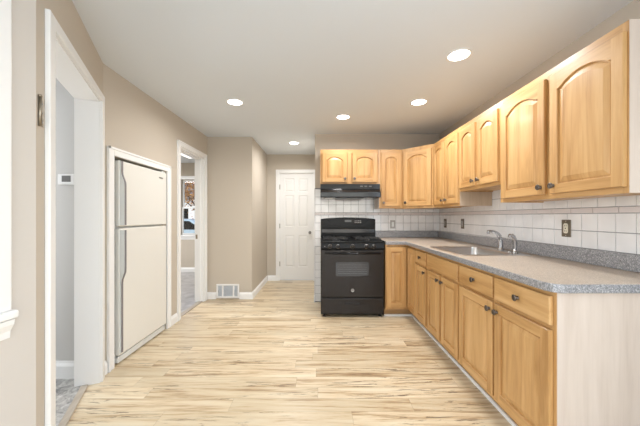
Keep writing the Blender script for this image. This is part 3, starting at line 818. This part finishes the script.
# ------------------------------------------------------------------ refrigerator
FX = -1.66; FY0, FY1 = 2.292, 2.995
fr = thing('refrigerator', 'almond top-freezer refrigerator fitted into the trimmed wall recess', 'refrigerator', (-2.37, FY0, 0))
# local axes: x to the room, y along the wall
fw = FY1-FY0; fx = FX-(-2.37)
obj('body', box(B(), 0, fx-.002, .004, fw-.004, .03, 1.655, .004), P_fridge_edge, fr)
def fdoor(name, z0, z1):
    t2 = B(); box(t2, fx, fx+.044, 0, fw, z0, z1, .010, seg=3); o = obj(name, t2, [P_fridge], fr)
    obj('gasket', box(B(), fx-.0015, fx+.002, .006, fw-.006, z0+.006, z1-.006), gasket, o); return o
fz = fdoor('freezer_door', 1.118, 1.655); fd = fdoor('fresh_food_door', .075, 1.104)
def fhandle(par, zs, flip):
    """pull along the near edge: flat far from the split, standing proud near it"""
    prof = []
    for i in range(25):
        u = i/24; z = zs[0]+(zs[1]-zs[0])*u
        s = min(max((u-.17)/.2, 0), 1); s = s*s*(3-2*s); prof.append((fx+.044+.009+.027*s, z))
    outer = [(x, .004, z) for x, z in prof]; inner = [(fx+.0445, .004, z) for x, z in prof[::-1]]
    h_ = obj('handle', prism(B(), outer+inner, (0, .020, 0)), P_fridge_edge, par)
    obj('handle_shade_strip', prism(B(), [(x+.0003, .008, z) for x, z in prof]+[(x+.0035, .008, z) for x, z in prof[::-1]], (0, .018, 0)), handle_shade, h_, 'grey strip painted as the shade line of the handle')
fhandle(fz, (1.65, 1.13), 0)
def fhandle2(par):
    prof = []
    for i in range(33):
        u = i/32; z = 1.090-(1.090-.10)*u
        s = 1-min(max((u-.33)/.10, 0), 1); s = s*s*(3-2*s); prof.append((fx+.044+.009+.027*s, z))
    outer = [(x, .004, z) for x, z in prof]; inner = [(fx+.0445, .004, z) for x, z in prof[::-1]]
    h_ = obj('handle', prism(B(), outer+inner, (0, .020, 0)), P_fridge_edge, par)
    obj('handle_shade_strip', prism(B(), [(x+.0003, .008, z) for x, z in prof]+[(x+.0035, .008, z) for x, z in prof[::-1]], (0, .018, 0)), handle_shade, h_, 'grey strip painted as the shade line of the handle')
fhandle2(fd)
obj('badge', box(B(), fx+.044, fx+.0465, fw-.14, fw-.07, 1.585, 1.598, .001), nickel, fz)
obj('kick_grille', box(B(), fx-.02, fx+.028, .004, fw-.004, .012, .062, .004), P_fridge_edge, fr)
for yy in (.05, fw-.05): obj('foot', lathe(B(), [(0, 0), (.018, 0), (.018, .031), (0, .031)], T(fx-.06, yy, 0), 12), black_m, fr)
for yy in (.05, fw-.05): obj('foot', lathe(B(), [(0, 0), (.018, 0), (.018, .031), (0, .031)], T(.06, yy, 0), 12), black_m, fr)
obj('hinge_cover', box(B(), fx-.03, fx+.035, fw-.07, fw-.012, 1.6555, 1.668, .004), P_fridge_edge, fr)

# ------------------------------------------------------------------ outlets, thermostat, return grille
def plate(label, loc, rz, m_plate, m_in, kind):
    o = thing('wall_outlet' if kind != 'switch' else 'light_switch', label, 'outlet' if kind != 'switch' else 'light switch', loc, rz, 'electrical plates on the tile')
    obj('cover_plate', box(B(), -.036, .036, -.006, 0, -.058, .058, .003), m_plate, o)
    bm = B()
    if kind == 'outlet':
        ins = obj('socket', prism(B(), [(x, -.006, z) for x, z in rrect(-.017, .017, -.034, .034, .012)], (0, -.003, 0)), m_in, o)
        for z in (-.018, .018):
            for x in (-.006, .006): box(bm, x-.0012, x+.0012, -.0098, -.0088, z-.004, z+.004)
        box(bm, -.004, .004, -.0098, -.0088, -.003, .003)
        obj('slots', bm, dark, ins)
    else:
        ins = obj('rocker', box(B(), -.016, .016, -.010, -.0055, -.033, .033, .002), m_in, o)
    for z in (-.048, .048): obj('screw', lathe(B(), [(0, 0), (.003, 0), (.002, .0015), (0, .0018)], T(0, -.006, z) @ RX(PI/2), 8), m_in, o)
    return o
tx = XR-.0085
plate('square-edged grey outlet plate on the tiled wall between the range and corner', (1.02, YB-.0085, 1.09), 0, grey_plate, P_fridge_edge, 'switch')
plate('bronze outlet plate deepest in the corner of the tiled right wall', (tx, 3.79, 1.11), -PI/2, bronze, grey_plate, 'outlet')
plate('bronze outlet plate on the tile behind the far end of the sink', (tx, 3.33, 1.115), -PI/2, bronze, grey_plate, 'outlet')
plate('bronze plate with ivory socket on the tile below the large near cabinet', (tx, 1.927, 1.12), -PI/2, bronze, ivory, 'outlet')

th = thing('thermostat', 'small white thermostat with grey screen on the hall wall', 'thermostat', (-1.872, 2.12, 1.475))
obj('housing', box(B(), -.062, .062, -.025, 0, -.040, .040, .006, seg=3), P_white, th)
obj('screen', box(B(), -.030, .036, -.0265, -.0252, -.020, .026, .0005), screen, th)
obj('buttons', box(B(), -.03, .036, -.0275, -.0252, -.034, -.029, .0005), P_fridge_edge, th)

vg = thing('return_air_grille', 'white metal return air grille low on the beige wall', 'vent', (-1.34, 4.14, .118))
VW, VH = .165, .10
bm = B()
box(bm, -VW, VW, -.012, 0, -VH, -VH+.022, .003); box(bm, -VW, VW, -.012, 0, VH-.022, VH, .003)
box(bm, -VW, -VW+.022, -.012, 0, -VH+.02, VH-.02, .003); box(bm, VW-.022, VW, -.012, 0, -VH+.02, VH-.02, .003)
box(bm, -.085, -.062, -.011, 0, -VH+.02, VH-.02, .002); box(bm, .072, .095, -.011, 0, -VH+.02, VH-.02, .002)
obj('frame', bm, P_trim, vg)
obj('backing', box(B(), -VW+.02, VW-.02, -.003, -.0005, -VH+.02, VH-.02), mat('grille_shadow', (.48,.51,.54), .8), vg)
bm = B()
for k in range(11):
    z = -.072+k*.0143
    box(bm, -.062, .072, -.0045, .0035, -.0008, .0008, M=T(0, -.007, z) @ RX(-.6))
    if True: box(bm, .095, VW-.021, -.0045, .0035, -.0008, .0008, M=T(0, -.007, z) @ RX(-.6))
for k in range(4):
    x = -.132+k*.014; box(bm, x-.0008, x+.0008, -.010, -.003, -VH+.022, VH-.022)
obj('louvers', bm, grille_in, vg)
obj('damper_lever', box(B(), -.138, -.132, -.018, -.010, -.02, .015, .001), nickel, vg)

# ------------------------------------------------------------------ recessed ceiling lights
def downlight(x, y, label, power=9.0):
    o = thing('recessed_light', label, 'ceiling light', (x, y, C), 0, 'recessed ceiling lights')
    obj('trim_ring', lathe(B(), [(.088, 0), (.088, -.003), (.082, -.006), (.072, -.005), (.070, .0)], None, 32), P_white, o)
    obj('lens', lathe(B(), [(.071, -.001), (.060, -.0035), (0, -.004)], None, 32), lens, o)
    area_light('lamp_light', (0, 0, -.012), (0, 0, 0), .14, .14, power, (1, .99, .985), o, 'DISK', 165)
    return o
downlight(.996, 2.04, 'recessed ceiling light nearest the camera, above the counter')
downlight(1.0, 2.88, 'recessed ceiling light above the sink area, second from the near right')
downlight(-.86, 2.88, 'recessed ceiling light on the left, in front of the refrigerator')
downlight(.268, 3.31, 'recessed ceiling light in front of the range', 6.5)
downlight(-.41, 4.48, 'recessed ceiling light in the corridor before the white door', 10)

cf = thing('ceiling_fixture', 'white linear ceiling light seen through the doorway in the far room', 'ceiling light', (-2.42, 4.75, C))
obj('housing', box(B(), -.10, .10, -.6, .6, -.025, 0, .004), P_white, cf)
obj('diffuser', prism(B(), [(-.085, -.58, -.026), (.085, -.58, -.026), (.07, -.58, -.055), (.03, -.58, -.07), (-.03, -.58, -.07), (-.07, -.58, -.055)], (0, 1.16, 0)), lens2, cf)

# ------------------------------------------------------------------ outside, seen through the far window
asphalt = mat('asphalt', (.30,.30,.31), .9)
struct('ground', box(B(), -30, 30, 6.6, 60, -.5, -.35), asphalt)
car_m = mat('pale_blue_car_paint', (.42,.55,.62), .3, coat=.5)
cr = thing('car', 'pale blue parked car outside the far room window', 'car', (-6.0, 12.6, -.35))
prof = [(-2.2, .32), (2.2, .32), (2.25, .60), (2.15, .86), (1.3, .98), (.65, 1.42), (-1.0, 1.46), (-1.75, 1.05), (-2.2, .98), (-2.28, .6)]
obj('body', prism(B(), [(x, -.85, z) for x, z in prof], (0, 1.7, 0), .05), car_m, cr)
for s in (-1, 1):
    obj('side_window', prism(B(), [(x, s*.852, z) for x, z in ((1.12, 1.0), (.6, 1.36), (-.95, 1.40), (-1.5, 1.06))], (0, s*.006, 0)), black_glass, cr)
    for x in (-1.4, 1.4):
        obj('wheel', lathe(B(), [(0, -.1), (.2, -.1), (.31, -.09), (.32, 0), (.31, .09), (.2, .1), (0, .1)], T(x, s*.8, .32) @ RX(PI/2), 24), black_m, cr)
hs = thing('house', 'white house across the street beyond the car', 'house', (-13, 27, -.35))
obj('wall', box(B(), -5, 5, 0, 6, 0, 3.2), P_white, hs)
obj('roof', prism(B(), [(-5.4, -.4, 3.2), (-5.4, 6.4, 3.2), (-5.4, 3, 5.2)], (10.8, 0, 0)), mat('grey_shingle', (.22,.21,.2), .9), hs)
for x in (-3, 0, 3): obj('window', box(B(), x-.5, x+.5, -.03, 0, 1.1, 2.3), black_glass, hs)
leafm = mat('autumn_leaves', (.42,.20,.07), .8); k = NT(leafm)
k.l(k.ramp(k.noise(k.n('ShaderNodeTexCoord').outputs['Object'], 3, 3), [(.35, (.25,.10,.03)), (.65, (.62,.36,.14))]), k.b.inputs['Base Color'])
bark = mat('bark', (.12,.085,.06), .9)
def tree(x, y, label, hgt=6.5, seed=1):
    rnd = random.Random(seed); t = thing('tree', label, 'tree', (x, y, -.35), 0, 'autumn trees across the street')
    bm = B(); tube(bm, [(0, 0, 0), (.05, 0, 1.2), (0, .05, hgt*.6)], [.22, .16, .06], 10)
    tips = []
    for k in range(14):
        a = rnd.uniform(0, 2*PI); z = rnd.uniform(1.6, hgt*.6); r = rnd.uniform(1.0, 2.2)
        e = (r*math.cos(a), r*math.sin(a), z+rnd.uniform(.6, 1.6)); tube(bm, [(0, 0, z), (e[0]*.5, e[1]*.5, (z+e[2])/2+.1), e], [.06, .035, .015], 6); tips.append(e)
    obj('trunk', bm, bark, t)
    vs = []; fs = []
    for k in range(5200):
        c_ = Vector(rnd.choice(tips)) + Vector((rnd.gauss(0, .5), rnd.gauss(0, .5), rnd.gauss(0, .45)))
        u = Vector((rnd.gauss(0, 1), rnd.gauss(0, 1), rnd.gauss(0, 1))).normalized(); v = u.orthogonal().normalized()
        i = len(vs); s = rnd.uniform(.05, .09); vs += [c_+u*s, c_+v*s*.6, c_-u*s, c_-v*s*.6]; fs.append((i, i+1, i+2, i+3))
    me = bpy.data.meshes.new('foliage'); me.from_pydata(vs, [], fs); me.materials.append(leafm)
    o = bpy.data.objects.new('foliage', me); COL.objects.link(o); o.parent = t
tree(-8.0, 19, 'nearer autumn tree with brown leaves, seen through the far window', 6.0, 3)
tree(-19.5, 38, 'farther autumn tree with brown leaves, seen through the far window', 7.0, 5)
